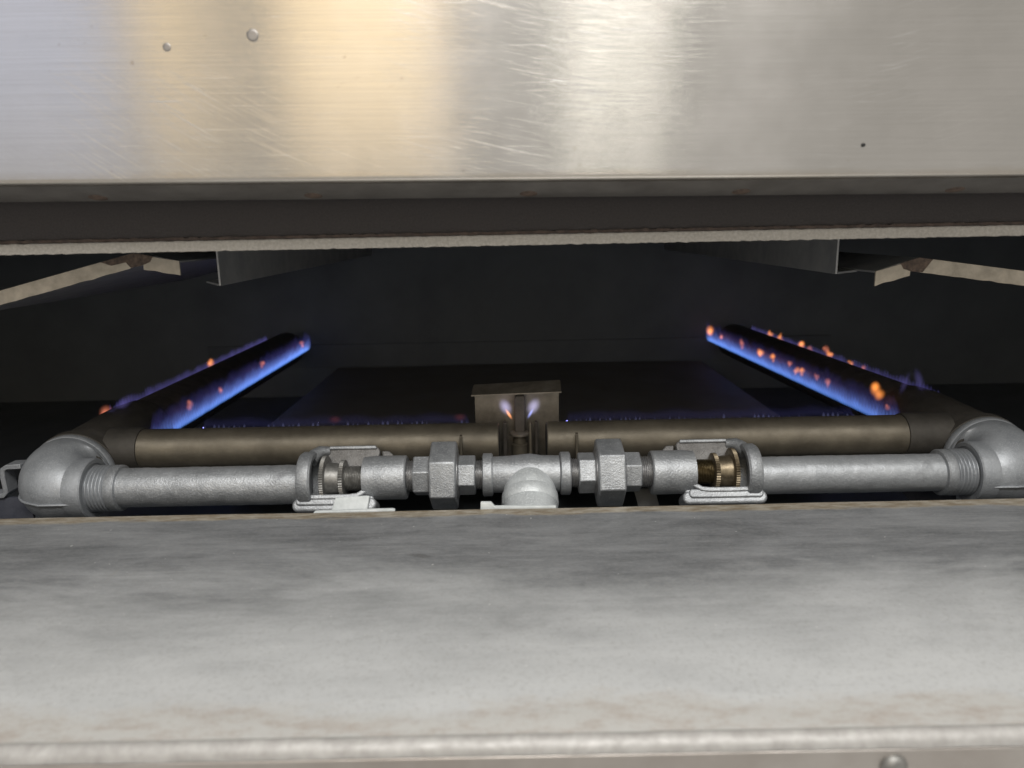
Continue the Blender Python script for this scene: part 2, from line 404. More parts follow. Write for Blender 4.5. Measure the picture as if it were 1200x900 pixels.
# ------------------------------------------------------------------ setting: the cavity
tag(MB().box(-1.16, 1.16, -0.29, 0.88, -0.10, -0.09).build('oven_floor', 'soot'), kind='structure')
tag(MB().box(-1.16, 1.16, 0.865, 0.885, -0.0895, 0.26).build('back_wall', 'soot'), kind='structure')
bw = bpy.data.objects['back_wall']
MB().box(-0.62, 0.62, 0.8608, 0.8648, -0.0290, 0.0160).build('lower_sheet', 'soot', bw, bevel=0.0008)
tag(MB().box(-1.16, -1.13, -0.28, 0.8645, -0.0895, 0.26).build('left_wall', 'soot'), kind='structure')
tag(MB().box(1.13, 1.16, -0.28, 0.8645, -0.0895, 0.26).build('right_wall', 'soot'), kind='structure')
tag(MB().box(-1.16, 1.16, -0.03, 0.8645, 0.240, 0.270).build('oven_ceiling', 'soot'), kind='structure')

t = thing('floor_plate', (0, 0.5, -0.09), 'dull brown steel floor plate between the two burner tubes', 'floor plate')
pl = MB(); pl.extr_x([(0.20, -0.033), (0.860, -0.033), (0.860, -0.030), (0.20, -0.030)], -0.362, 0.362, 24, lambda x, i: (0, 0.0012 * math.sin(x * 9 + 1)))
pl.build('plate', 'floor', t)
for s in (-1, 1):
    MB().box(s * 0.362 - 0.0015, s * 0.362 + 0.0015, 0.28, 0.860, -0.0895, -0.0335).build('side_flange', 'soot', t)

# ------------------------------------------------------------------ upper front panel
t = thing('upper_front_panel', (0, -0.1, 0.2672), 'brushed stainless front panel with scratches and coloured reflections above the opening', 'panel')
t.rotation_euler = (0, R(0.55), 0)
prof = [(-0.1, 0.62), (-0.1, 0.2705)]
for k in range(1, 7):
    a = R(90 * k / 6); prof.append((-0.1 + 0.004 * (1 - math.cos(a)), 0.2705 - 0.004 * math.sin(a)))
prof += [(-0.095, 0.2675), (-0.095, 0.62)]
MB().extr_x(prof, -1.12, 1.12, 40, lambda x, i: (0.0006 * math.sin(x * 7), 0)).build('panel_face', 'panel', t, ang=50)
fl = MB().extr_x([(-0.0955, 0.2660), (-0.087, 0.2632), (-0.078, 0.2604), (-0.070, 0.2586), (-0.064, 0.2577), (-0.060, 0.2576), (-0.0575, 0.2582), (-0.0565, 0.262), (-0.0935, 0.2690)], -1.12, 1.12, 4).build('bottom_flange', 'flange', t, ang=50)
for x in (-0.4455, -0.2974, -0.1498, -0.0020, 0.1441, 0.2912, 0.438):
    MB().lathe((x, -0.0740, 0.2597), (0, -0.22, -1), [(0, 0.0062), (0.0005, 0.0060), (0.0010, 0.0046), (0.0012, 0.0012)], 20).build('rivet', 'scorch', fl)
mk = MB().lathe((-0.1747, -0.1006, 0.3559), (0, -1, 0), [(-0.0012, 0.0042), (0.00005, 0.0038), (0.00012, 0.0024), (0.00014, 0.0006)], 24).build('weld_mark', 'flange', t, ang=80)
MB().lathe((-0.2289, -0.1006, 0.3494), (0, -1, 0), [(-0.0012, 0.0030), (0.00004, 0.0026), (0.0001, 0.0016), (0.00012, 0.0005)], 24).build('weld_mark', 'flange', t, ang=80)
MB().lathe((0.2138, -0.0998, 0.2869), (0, -1, 0), [(-0.0008, 0.0013), (0.0005, 0.0012), (0.0007, 0.0004)], 14).build('pin_hole', 'hole', t)

t = thing('dark_support_rail', (0, -0.05, 0.232), 'dark scaled steel rail running under the shiny front panel', 'rail')
MB().box(-1.12, 1.12, -0.050, -0.030, 0.2345, 0.2655).build('rail_face', 'strip', t)
rg = MB().extr_x([(-0.0512, 0.2322), (-0.0300, 0.2322), (-0.0300, 0.2343), (-0.0512, 0.2343)], -1.12, 1.12, 700,
                 lambda x, i: (0.0012 * noise.noise((x * 160, i * 3.1, 0)), 0.0009 * noise.noise((x * 210, i * 7.7, 3)) if i >= 2 else 0)).build('rust_crust', 'rustline', t)

def bj(x, i):
    if i in (0, 1): return (0, 0.0007 * noise.noise((x * 190, i, 1)) + 0.0004 * noise.noise((x * 520, i, 5)))
    return (0.0004 * noise.noise((x * 260, i, 9)), 0.0004 * noise.noise((x * 150, i, 4)))
tag(MB().extr_x([(-0.0485, 0.2243), (0.02, 0.2245), (0.02, 0.2318), (-0.0485, 0.2318)], -1.12, 1.12, 1200, bj).build('deck_board', 'board'),
    'pale rough cement board edge along the top of the opening', 'board')

# ------------------------------------------------------------------ ledge
t = thing('steel_ledge', (0, -0.145, -0.06), 'worn grey steel ledge in the foreground below the burner opening', 'ledge')
poly = [(0.003, 0.0), (-0.2868, 0.0)]
lip = [(-0.2875, 0.0002), (-0.2890, 0.0004), (-0.2908, -0.0003), (-0.2926, -0.0016), (-0.2940, -0.0036), (-0.2945, -0.0060)]
poly += [(-0.2868, -0.0026), (0.003, -0.0026)]
MB().extr_x(poly, -1.12, 1.12, 260, lambda x, i: (0.0005 * noise.noise((x * 14, i * .1, 2)) + 0.004 * max(0, x) * (1 if i in (0, len(poly) - 1) else 0),
            0.0006 * noise.noise((x * 9, i * .2, 8)))).build('top_plate', 'ledge', t, ang=50)
nose = [(-0.2870, 0.0001)] + lip + [(-0.2915, -0.0060), (-0.2895, -0.0030), (-0.2870, -0.0026)]
MB().extr_x(nose, -1.12, 1.12, 500, lambda x, i: (0.0004 * noise.noise((x * 60, i * .3, 2)), 0.0004 * noise.noise((x * 45, i * .3, 8)))).build('rolled_edge', 'edge', t, ang=60)
fp = MB().box(-1.12, 1.12, -0.2942, -0.2915, -0.088, -0.0068).build('front_face', 'front', t, bevel=0.0006)
MB().lathe((0.1610, -0.2940, -0.0160), (0, -1, 0), [(0, 0.0066), (0.0010, 0.0066), (0.0024, 0.0056), (0.0036, 0.0036), (0.0041, 0.0012)], 28).build('screw_head', 'worn', fp)

# ------------------------------------------------------------------ hanging brackets and heat deflectors
for s, lab in ((-1, 'grey sheet metal bracket hanging beside the left bent deflector'), (1, 'grey sheet metal bracket hanging beside the right bent deflector')):
    t = thing('hanging_bracket', (s * 0.273, 0.06, 0.1915), lab, 'bracket', 'brackets hanging under the deck')
    MB().box(s * 0.272 - 0.0009, s * 0.272 + 0.0009, 0.060, 0.80, 0.1915, 0.2236).build('web', 'bracket', t, bevel=0.0003)
    yo = 0.105 if s < 0 else 0.085
    MB().prism([(0.0012, 0.0602), (0.030, yo), (0.030, 0.80), (0.0012, 0.80)], (s * 0.272, 0, 0.1915), (s, 0, 0), (0, 1, 0), (0, 0, 1), 0.0016).build('flange', 'bracket', t)

def deflector(name, lab, outer, ridge, tip, drop, torn):
    """(x, z) points of the top edge at the front; sheet runs back along y"""
    t = thing(name, (ridge[0], 0.04, ridge[1]), lab, 'deflector', 'bent heat deflectors')
    def strip(a, b, nm, n, mat):
        m = MB(); A, B = Vector((a[0], 0, a[1])), Vector((b[0], 0, b[1])); rings = []
        for k in range(n + 1):
            p = A.lerp(B, k / n); j = 0.0006 * noise.noise((p.x * 90, 2, 1)); dd = drop * (1 + 0.05 * noise.noise((p.x * 130, 5, 1)))
            rings.append([p + Vector((0, 0.0392, 0)), p + Vector((0, 0.0408, 0)), p + Vector((0, 0.0408, -dd + j)), p + Vector((0, 0.0392, -dd + j))])
        return m.grid(rings).build(nm, mat, t)
    f1 = strip(outer, ridge, 'front_flange', 40, 'deflector')
    rr = (ridge[0] + (tip[0] - ridge[0]) * 0.18, ridge[1] + (tip[1] - ridge[1]) * 0.18 - 0.001)
    f2 = strip(rr, tip, 'front_flange', 14, 'deflector')
    y0, y1 = 0.041, 0.72
    m = MB(); th = 0.0014
    P = [outer, ridge, tip]
    vs_ = [(x, y, z + d) for d in (-th, 0) for y in (y0, y1) for x, z in P]
    fs = [(0, 1, 4, 3), (1, 2, 5, 4), (6, 9, 10, 7), (7, 10, 11, 8), (0, 6, 7, 1), (1, 7, 8, 2), (3, 4, 10, 9), (4, 5, 11, 10), (0, 3, 9, 6), (2, 8, 11, 5)]
    m.add(vs_, fs).build('sheet', 'bracket', t, ang=10)
    # scorched, chipped patch on the bend
    mm = MB(); d0 = (Vector((outer[0], 0, outer[1])) - Vector((ridge[0], 0, ridge[1]))).normalized(); d1 = (Vector((tip[0], 0, tip[1])) - Vector((ridge[0], 0, ridge[1]))).normalized()
    c = Vector((ridge[0], 0.0388, ridge[1])); pts = []
    a_len = 0.030 if torn else 0.012
    up_ = [c + d0 * a_len, c + d0 * a_len * .5, c, c + d1 * 0.010, c + d1 * 0.016]
    dn = [c + d1 * 0.013 + Vector((0, 0, -drop * .45)), c + d1 * 0.006 + Vector((0, 0, -drop * .80)), c + d0 * 0.004 + Vector((0, 0, -drop * .98)), c + d0 * 0.008 + Vector((0, 0, -drop * .5)), c + d0 * a_len * .7 + Vector((0, 0, -drop * .45))]
    q = up_ + dn
    mm.add(q + [p + Vector((0, 0.0012, 0)) for p in q], [tuple(range(10))[::-1], tuple(range(10, 20))] + [(i, (i + 1) % 10, (i + 1) % 10 + 10, i + 10) for i in range(10)])
    mm.build('scorched_patch', 'scorch', t)
    return t
deflector('heat_deflector', 'tan bent sheet deflector with torn scorched ridge at upper left', (-0.585, 0.1590), (-0.334, 0.2220), (-0.2967, 0.2145), 0.0118, True)
deflector('heat_deflector', 'tan bent sheet deflector with chipped ridge at upper right', (0.585, 0.1690), (0.3325, 0.2055), (0.2967, 0.1945), 0.0122, False)

# ------------------------------------------------------------------ burners
PZ = -0.001       # mixing pipe axis height
YP = 0.08         # mixing pipe depth
TOE = {-1: 0.0, 1: -0.055}      # the right tube leans slightly inwards towards the back
def burner(s, lab):
    a_t = 0.443 if s < 0 else 0.440
    toe = TOE[s]
    t = thing('tube_burner', (s * 0.44, 0.12, -0.03), lab, 'burner', 'left and right gas burners')
    X = lambda a: s * a
    # painted mixing pipe with threaded end
    pr = 0.0187 if s < 0 else 0.0180
    m = MB(); rings = []
    n = 60
    x0, x1 = (0.214, 0.396)
    for i in range(n + 1):
        a = x0 + (x1 - x0) * i / n; rg = []
        for k in range(40):
            th = 2 * PI * k / 40
            r = pr + 0.00035 * noise.noise((a * 70, math.cos(th) * 2, math.sin(th) * 2 + s * 5)) + 0.0003 * noise.noise((a * 260, math.cos(th) * 5, math.sin(th) * 5))
            # run of paint along the underside
            if 190 < math.degrees(th) < 235: r += 0.0009 * max(0, noise.noise((a * 60, 3.3, s)))
            rg.append(Vector((X(a), YP - r * math.cos(th), PZ + r * math.sin(th))))
        rings.append(rg)
    pipe = m.grid(rings).build('mixing_pipe', 'silver' if s < 0 else 'rightpipe', t)
    MB().lathe((X(0.391), YP, PZ), (s, 0, 0), [(0, 0.0190), (0.0004, 0.0212), (0.0015, 0.0221), (0.0085, 0.0221), (0.0100, 0.0212)], 48).build('pipe_shoulder', 'silver', pipe)
    MB().thread((X(0.401), YP, PZ), (s, 0, 0), 0.022, 0.0224, 0.0034, 0.0024).build('pipe_thread', 'elbow', pipe, ang=24)
    # cast elbow
    m = MB(); path = []; rad = []
    Rb = 0.026; cx, cy = 0.432, YP + Rb
    path.append((X(0.4195), YP, PZ)); rad.append(0.0262)
    for k in range(0, 13):
        q = R(90 * k / 12)
        path.append((X(cx + Rb * math.sin(q)), cy - Rb * math.cos(q), PZ + 0.002 * k / 12)); rad.append(0.0272 + 0.0138 * math.sin(q))
    path.append((X(cx + Rb), cy + 0.010, PZ + 0.002)); rad.append(0.0410)
    el = m.sweep(path, rad, 48).build('elbow', 'elbow', t, ang=60)
    MB().lathe((X(0.4185), YP, PZ), (s, 0, 0), [(0.003, 0.0225), (0.0, 0.0245), (0.0, 0.0278), (0.0012, 0.0290), (0.0150, 0.0290), (0.0185, 0.0275)], 56, True, False).build('collar', 'elbow', el)
    MB().lathe((X(cx + Rb), cy - 0.004, PZ + 0.002), (0, 1, 0), [(0.007, 0.0385), (0.0075, 0.0414), (0.0090, 0.0424), (0.014, 0.0424), (0.0155, 0.0415), (0.0155, 0.036)], 64).build('collar', 'elbow', el)
    # casting seam
    sp = []
    for k in range(0, 15):
        q = R(90 * k / 12 - 12)
        rr = 0.0272 + 0.0138 * math.sin(max(0, q)) if k < 13 else 0.041
        rr += 0.0002
        sp.append((X(cx + (Rb + rr) * math.sin(q)), cy - (Rb + rr) * math.cos(q), PZ - 0.006 + 0.0006 * noise.noise((k * .9, s, 0))))
    MB().sweep(sp, 0.0010, 8).build('casting_seam', 'elbow', el)
    # dark cast body behind the elbow
    ax = a_t - (cx + Rb)
    m = MB(); pp = []; rr = []
    for k in range(9):
        f = k / 8; pp.append((X(cx + Rb + ax * min(1, f * 1.3)), cy + 0.010 + 0.115 * f, PZ + 0.002 + 0.016 * min(1, f * 1.4)))
        rr.append(0.0405 + (0.0345 - 0.0405) * f if k > 0 else 0.0375)
    bd = m.sweep(pp, rr, 40).build('burner_body', 'body', t, ang=50)
    MB().lathe((X(cx + Rb), cy + 0.013, PZ + 0.002), (0, 1, 0.1), [(0, 0.040), (0.001, 0.0435), (0.010, 0.0435), (0.012, 0.0405)], 48).build('collar', 'body', bd)
    sl = 0.033 if s < 0 else 0.046
    MB().lathe((X(0.430), 0.140, 0.0195), (-s, 0, 0), [(0, 0.0232), (sl - 0.003, 0.0228), (sl - 0.0005, 0.0222), (sl, 0.020)], 40).build('header_socket', 'body', bd)
    # cross header tube
    xe = 0.0305 if s < 0 else 0.0185
    hd = MB().lathe((X(0.4105), 0.140, 0.0195), (-s, 0, 0), [(0, 0.0212), (0.009, 0.0214), (0.010, 0.0208), (0.4105 - xe - 0.001, 0.0208), (0.4105 - xe, 0.0200), (0.4105 - xe, 0.0185)], 48).build('header_tube', 'header', t)
    MB().lathe((X(xe - 0.0004), 0.140, 0.0195), (-s, 0, 0), [(-0.004, 0.0183), (0.0, 0.0183)], 32).build('end_plug', 'hole', hd)
    xp = -0.0682 if s < 0 else 0.0478
    MB().box(xp - 0.0012, xp + 0.0012, 0.1125, 0.1195, -0.006, 0.0345).build('locating_tab', 'header', hd, bevel=0.0005)
    # burner tube running back
    tb = MB().lathe((X(a_t), 0.205, 0.019), (toe, 1, 0), [(0, 0.031), (0.596, 0.031), (0.602, 0.0285), (0.605, 0.020)], 40).build('burner_tube', 'tube', t)
    pm = MB()
    for sd in (-1, 1):
        for k in range(112):
            yy = 0.215 + k * 0.0053; ang = R(-16)
            dx, dz = sd * math.cos(ang), math.sin(ang)
            c = Vector((X(a_t) + toe * (yy - 0.205) + dx * 0.0308, yy, 0.019 + dz * 0.0308))
            pm.lathe(c, (dx, 0, dz), [(0, 0.0011), (0.0004, 0.0011)], 6)
    q = pm.build('gas_ports', 'hole', tb, smooth=False); q['kind'] = 'stuff'
    return t
burner(-1, 'left gas burner: silver pipe and elbow feeding dark header and tube')
burner(1, 'right gas burner: silver pipe and elbow feeding dark header and tube')

# ------------------------------------------------------------------ gas manifold
MZ = 0.0052
t = man = thing('gas_manifold', (0, YP, -0.03), 'silver painted gas manifold with tee, two unions and orifice hoods at centre', 'manifold')
XA = (1, 0, 0)
tee = MB().lathe((-0.0365, YP, MZ), XA, [(0, 0.0172), (0.018, 0.0178), (0.0365, 0.0195), (0.047, 0.0178), (0.0642, 0.0172)], 48).build('tee', 'cast', man)
for x in (-0.0457, 0.0282):
    MB().lathe((x, YP, MZ), XA, [(0.0, 0.0150), (0, 0.0192), (0.0010, 0.0206), (0.0088, 0.0206), (0.0099, 0.0194), (0.0099, 0.0165)], 48).build('collar', 'cast', tee)
ba = Vector((0, -math.cos(R(36)), -math.sin(R(36))))
bc = Vector((-0.0012, YP + 0.006, MZ + 0.002))
MB().lathe(bc, ba, [(0.0, 0.0175), (0.010, 0.0200), (0.020, 0.0235), (0.0245, 0.0248), (0.0300, 0.0250)], 56).build('branch', 'lit_cast', tee)
MB().lathe(bc + ba * 0.0295, ba, [(0, 0.0235), (0.0002, 0.0256), (0.0012, 0.0264), (0.0105, 0.0266), (0.0122, 0.0256), (0.0122, 0.022)], 56).build('branch_collar', 'lit_cast', tee)
MB().lathe(bc + ba * 0.041, ba, [(0, 0.0225), (0.0005, 0.0252), (0.002, 0.0258), (0.040, 0.0258)], 56).build('supply_pipe', 'lit_cast', tee)

HEX = PI / 6
def hexl(m, x0, x1, rc, ch=0.0016, ph=0.0):
    """hexagonal nut along x with chamfered corners; rc = corner radius"""
    return m.lathe((x0, YP, MZ), XA, [(0, rc * 0.90), (ch * 0.6, rc), (x1 - x0 - ch * 0.6, rc), (x1 - x0, rc * 0.90)], 6, phase=ph)
def union(x_in, s, lab):
    """x_in = |x| where the inner hex starts, s = side"""
    sg = lambda a, b: (a, b) if s > 0 else (-b, -a)
    if s < 0: parts = [(0.0522, 0.0695, 0.0190), (0.0695, 0.0950, 0.0330), (0.0950, 0.1118, 0.0198)]
    else: parts = [(0.0453, 0.0620, 0.0198), (0.0625, 0.0885, 0.0325), (0.0880, 0.1052, 0.0195)]
    (a0, a1, ra), (b0, b1, rb), (c0, c1, rc_) = parts
    ph = R(12) if s < 0 else R(4)
    nut = hexl(MB(), *sg(b0, b1), rb, 0.002, ph + R(8)).build('union_nut', 'cast', man, bevel=0.0012, ang=30)
    hexl(MB(), *sg(a0, a1), ra, 0.0016, ph).build('union_end', 'cast', nut, bevel=0.0008, ang=30)
    hexl(MB(), *sg(c0, c1), rc_, 0.0016, ph + R(20)).build('union_end', 'cast', nut, bevel=0.0008, ang=30)
    bb = sg(b0 - 0.0016, b1 + 0.0016)
    MB().lathe((bb[0], YP, MZ), XA, [(0, 0.0195), (0.001, 0.0225), (bb[1] - bb[0] - 0.001, 0.0225), (bb[1] - bb[0], 0.0195)], 40).build('union_ring', 'thread', nut)
union(0, -1, ''); union(0, 1, '')
for x0, x1, r in ((-0.0535, -0.0440, 0.0142), (0.0365, 0.0465, 0.0142), (-0.1210, -0.1105, 0.0150), (0.1040, 0.1150, 0.0150)):
    MB().thread((x0, YP, MZ), XA, x1 - x0, r, 0.0019, 0.0011).build('threaded_nipple', 'thread', man)

def hood(s):
    X = lambda a: s * a - 0.0015
    brass = s > 0
    HZ = MZ - 0.0015
    sock = MB().lathe((X(0.1165), YP, MZ - 0.001), (s, 0, 0), [(0, 0.0165), (0, 0.0198), (0.0012, 0.0210), (0.030, 0.0210), (0.041, 0.0200), (0.041, 0.012)], 48).build('orifice_hood', 'cast', man)
    tilt = R(30)
    vy = Vector((0, math.sin(tilt), math.cos(tilt)))      # up-and-back
    vn = Vector((0, math.cos(tilt), -math.sin(tilt)))      # away from the viewer
    c = Vector((X(0.1875), YP, HZ))
    ux = Vector((s, 0, 0))
    # open yoke: front rim, heavy lower arm, scalloped upper arm and its lugs
    rim = [(-0.0345, 0.003), (-0.0340, -0.006), (-0.0310, -0.0125), (-0.0250, -0.0160), (-0.0180, -0.0168), (0.0, -0.0170), (0.0200, -0.0168), (0.0255, -0.0155), (0.0285, -0.0115), (0.0295, -0.0060)]
    P = [Vector((p, q, 0)) for p, q in rim]; ring = []
    for k in range(len(P)):
        d = (P[min(k + 1, len(P) - 1)] - P[max(k - 1, 0)]).normalized(); n_ = Vector((d.y, -d.x, 0)) * (0.0046 + 0.0024 * (k in (0, 1)))
        w3 = lambda v_, dep: c + ux * v_.x + vy * v_.y + vn * dep
        ring.append([w3(P[k], -0.0135), w3(P[k] + n_, -0.0135), w3(P[k] + n_, 0.013), w3(P[k], 0.013)])
    MB().grid(ring).build('yoke_rim', 'cast', sock, bevel=0.0012, bseg=3)
    lo = [(p - 0.0040, q - 0.0262) for p, q in rrect(0.0790, 0.0125, 0.0058)]
    MB().prism(lo, c - vn * 0.0105, ux, vy, vn, 0.024).build('lower_arm', 'cast', sock, bevel=0.0026, bseg=4)
    lo2 = [(p - 0.0030, q - 0.0225) for p, q in rrect(0.0700, 0.0090, 0.0042)]
    MB().prism(lo2, c - vn * 0.0122, ux, vy, vn, 0.024).build('arm_step', 'cast', sock, bevel=0.0016, bseg=3)
    up = [(-0.0400, 0.0325), (-0.0420, 0.0290), (-0.0400, 0.0180), (-0.0340, 0.0150)] + [(-0.030 + 0.034 * k / 10, 0.0150 - 0.0035 * math.sin(PI * k / 10) + 0.0009 * math.sin(k * 2.3 + s)) for k in range(11)] + [(0.0090, 0.0175), (0.0150, 0.0235), (0.0140, 0.0290), (0.0090, 0.0325)]
    MB().prism(up, c + vn * 0.009, ux, vy, vn, 0.007).build('upper_arm', 'shaded_cast', sock, bevel=0.0011, bseg=3)
    MB().prism([(-0.0390, 0.0308), (0.0085, 0.0308), (0.0075, 0.0342), (-0.0380, 0.0342)], c + vn * 0.0065, ux, vy, vn, 0.0100).build('arm_edge', 'cast', sock, bevel=0.0009)
    MB().prism([(-0.0540, 0.0210), (-0.0440, 0.0215), (-0.0425, 0.0300), (-0.0500, 0.0300), (-0.0545, 0.0260)], c + vn * 0.014, ux, vy, vn, 0.008).build('lug', 'shaded_cast', sock, bevel=0.0010)
    MB().sweep([c + ux * 0.0085 + vy * 0.0300 + vn * 0.010, c + ux * 0.0160 + vy * 0.0290 + vn * 0.007, c + ux * 0.0205 + vy * 0.0245 + vn * 0.003, c + ux * 0.0230 + vy * 0.0180 - vn * 0.001], [0.0046, 0.0056, 0.0064, 0.0068], 16).build('arm_bridge', 'cast', sock)
    MB().prism([(-0.0425, 0.0030), (-0.0340, 0.0030), (-0.0310, -0.0130), (-0.0300, -0.0230), (-0.0400, -0.0260)], c - vn * 0.008, ux, vy, vn, 0.018).build('web', 'cast', sock, bevel=0.0020, bseg=3)
    hub = MB().lathe((X(0.2045), YP, HZ), (s, 0, 0), [(0.0, 0.0205), (0.0, 0.0250), (0.0018, 0.0266), (0.0105, 0.0266), (0.0130, 0.0250), (0.0130, 0.0180)], 48, False, True)
    hub.build('pipe_hub', 'cast', sock)
    # orifice spud and knurled air shutter
    MB().thread((X(0.1555), YP, MZ - 0.001), (s, 0, 0), 0.0200, 0.0118, 0.0015, 0.0009).build('orifice_stem', 'darkbrass' if brass else 'worn', sock)
    MB().knurl((X(0.1755), YP, MZ - 0.001), (s, 0, 0), 0.0, 0.0048, 0.0178).build('lock_nut', 'brass' if brass else 'worn', sock)
    MB().lathe((X(0.1800), YP, MZ - 0.001), (s, 0, 0), [(0, 0.0142), (0.0130, 0.0158)], 40).build('shutter_hub', 'brass' if brass else 'worn', sock)
    MB().knurl((X(0.1928), YP, MZ - 0.001), (s, 0, 0), 0.0, 0.0046, 0.0222, 60).build('air_shutter', 'brass' if brass else 'worn', sock)
    if s < 0:
        p = c - vn * 0.0150 - vy * 0.0275 - ux * 0.021
        m = MB(); m.prism([(-0.0150, -0.008), (0.0190, -0.008), (0.0150, 0.0075), (-0.0170, 0.0085)], p, ux * 1.0, vy, vn, 0.010)
        o = m.build('label_tab', 'white', sock, bevel=0.0012); o['label'] = 'pale bluish white tab on lower arm'
hood(-1); hood(1)

# ------------------------------------------------------------------ pilot assembly
t = thing('pilot_assembly', (-0.010, 0.165, -0.03), 'pilot burner with brown folded shield standing behind the central tee', 'pilot')
sh = MB().prism([(-0.0560, -0.020), (0.0338, -0.020), (0.0342, 0.0655), (-0.0565, 0.0640)], (0, 0.180, 0), (1, 0, 0), (0, 0, 1), (0, 1, 0), 0.0014).build('shield', 'shield', t)
MB().add([(-0.0595, 0.166, 0.0630), (0.0360, 0.166, 0.0650), (0.0360, 0.186, 0.0735), (-0.0575, 0.186, 0.0700),
          (-0.0595, 0.166, 0.0644), (0.0360, 0.166, 0.0664), (0.0360, 0.186, 0.0749), (-0.0575, 0.186, 0.0714)],
         [(3, 2, 1, 0), (4, 5, 6, 7), (0, 1, 5, 4), (1, 2, 6, 5), (2, 3, 7, 6), (3, 0, 4, 7)]).build('top_lip', 'shield', sh)
bp = MB().prism([(-0.0142, 0.022), (-0.0028, 0.022), (-0.0022, 0.058), (-0.0035, 0.0635), (-0.0120, 0.0635), (-0.0138, 0.060)], (0, 0.1620, 0), (1, 0, 0), (0, 0, 1), (0, 1, 0), 0.010)
bp.build('pilot_hood', 'tube', t, bevel=0.0012)
MB().lathe((-0.0090, 0.160, -0.022), (0, 0, 1), [(0, 0.0078), (0.018, 0.0078), (0.0185, 0.0088), (0.034, 0.0088), (0.035, 0.0070), (0.044, 0.0066)], 28).build('pilot_body', 'header', t)
MB().lathe((-0.0090, 0.160, 0.0215), (0, 0, 1), [(0, 0.0100), (0.0006, 0.0108), (0.0026, 0.0108), (0.0032, 0.0100)], 28).build('pilot_collar', 'shield', t)
MB().lathe((0.0025, 0.156, -0.025), (0, 0.02, 1), [(0, 0.0021), (0.058, 0.0021), (0.0605, 0.0012)], 16).build('spark_rod', 'header', t)
MB().box(0.0075, 0.0105, 0.163, 0.172, -0.020, 0.034).build('clamp_strip', 'tube', t, bevel=0.0005)
MB().box(-0.0265, -0.0225, 0.163, 0.172, -0.020, 0.034).build('clamp_strip', 'tube', t, bevel=0.0005)

# ------------------------------------------------------------------ small things beside the pipes
t = thing('slotted_bracket', (-0.515, 0.10, -0.036), 'small silver slotted bracket beside the left elbow at picture edge', 'bracket')
pth = [(-0.500, 0.104, 0.0165), (-0.514, 0.103, 0.0160), (-0.5185, 0.102, 0.0135), (-0.5195, 0.101, 0.006), (-0.5185, 0.100, -0.010), (-0.522, 0.100, -0.0135), (-0.536, 0.100, -0.0140)]
m = MB(); A = [Vector((x, 0, z)) for x, y, z in pth]; loop = []
for k in range(len(A)):
    d = (A[min(k + 1, len(A) - 1)] - A[max(k - 1, 0)]).normalized(); nn = Vector((-d.z, 0, d.x)) * 0.0024
    loop.append((A[k] + nn, A[k] - nn))
m.grid([[p + Vector((0, 0.098, 0)), q + Vector((0, 0.098, 0)), q + Vector((0, 0.114, 0)), p + Vector((0, 0.114, 0))] for p, q in loop])
m.build('strap', 'elbow', t, bevel=0.0006)
MB().box(-0.56, -0.497, 0.101, 0.104, -0.070, -0.0165).build('lower_plate', 'bluegrey', t)
t = MB().prism([(0.374, -0.0304), (0.43, -0.0304), (0.43, -0.0890), (0.3995, -0.0890), (0.3995, -0.055)], (0, 0.108, 0), (1, 0, 0), (0, 0, 1), (0, 1, 0), 0.003).build('support_gusset', 'bluegrey')
tag(t, 'dark blue grey gusset plate under the right threaded pipe end', 'gusset')
t = MB().prism([(0.103, -0.020), (0.124, -0.020), (0.142, -0.089), (0.122, -0.089)], (0, 0.100, 0), (1, 0, 0), (0, 0, 1), (0, 1, 0), 0.003).build('slanted_stand', 'bracket')
tag(t, 'dark grey slanted stand below the right union', 'stand')
m = MB().prism([(-0.1905, -0.002), (-0.1195, -0.002), (-0.1195, -0.0004), (-0.1215, 0.0004), (-0.1600, 0.0002), (-0.1890, -0.0006)], (0, 0.0062, 0), (1, 0, 0), (0, 0, 1), (0, 1, 0), 0.004)
tag(m.build('white_strip', 'white', bevel=0.0004), 'thin white strip behind the ledge below the left orifice hood', 'strip', 'white scraps behind the ledge')
m = MB().prism([(-0.0455, -0.002), (0.020, -0.002), (0.020, 0.0003), (-0.0330, 0.0010), (-0.0360, 0.0048), (-0.0450, 0.0050)], (0, 0.0062, 0), (1, 0, 0), (0, 0, 1), (0, 1, 0), 0.004)
tag(m.build('white_strip', 'white', bevel=0.0004), 'thin white strip with raised tab in front of the tee branch', 'strip', 'white scraps behind the ledge')

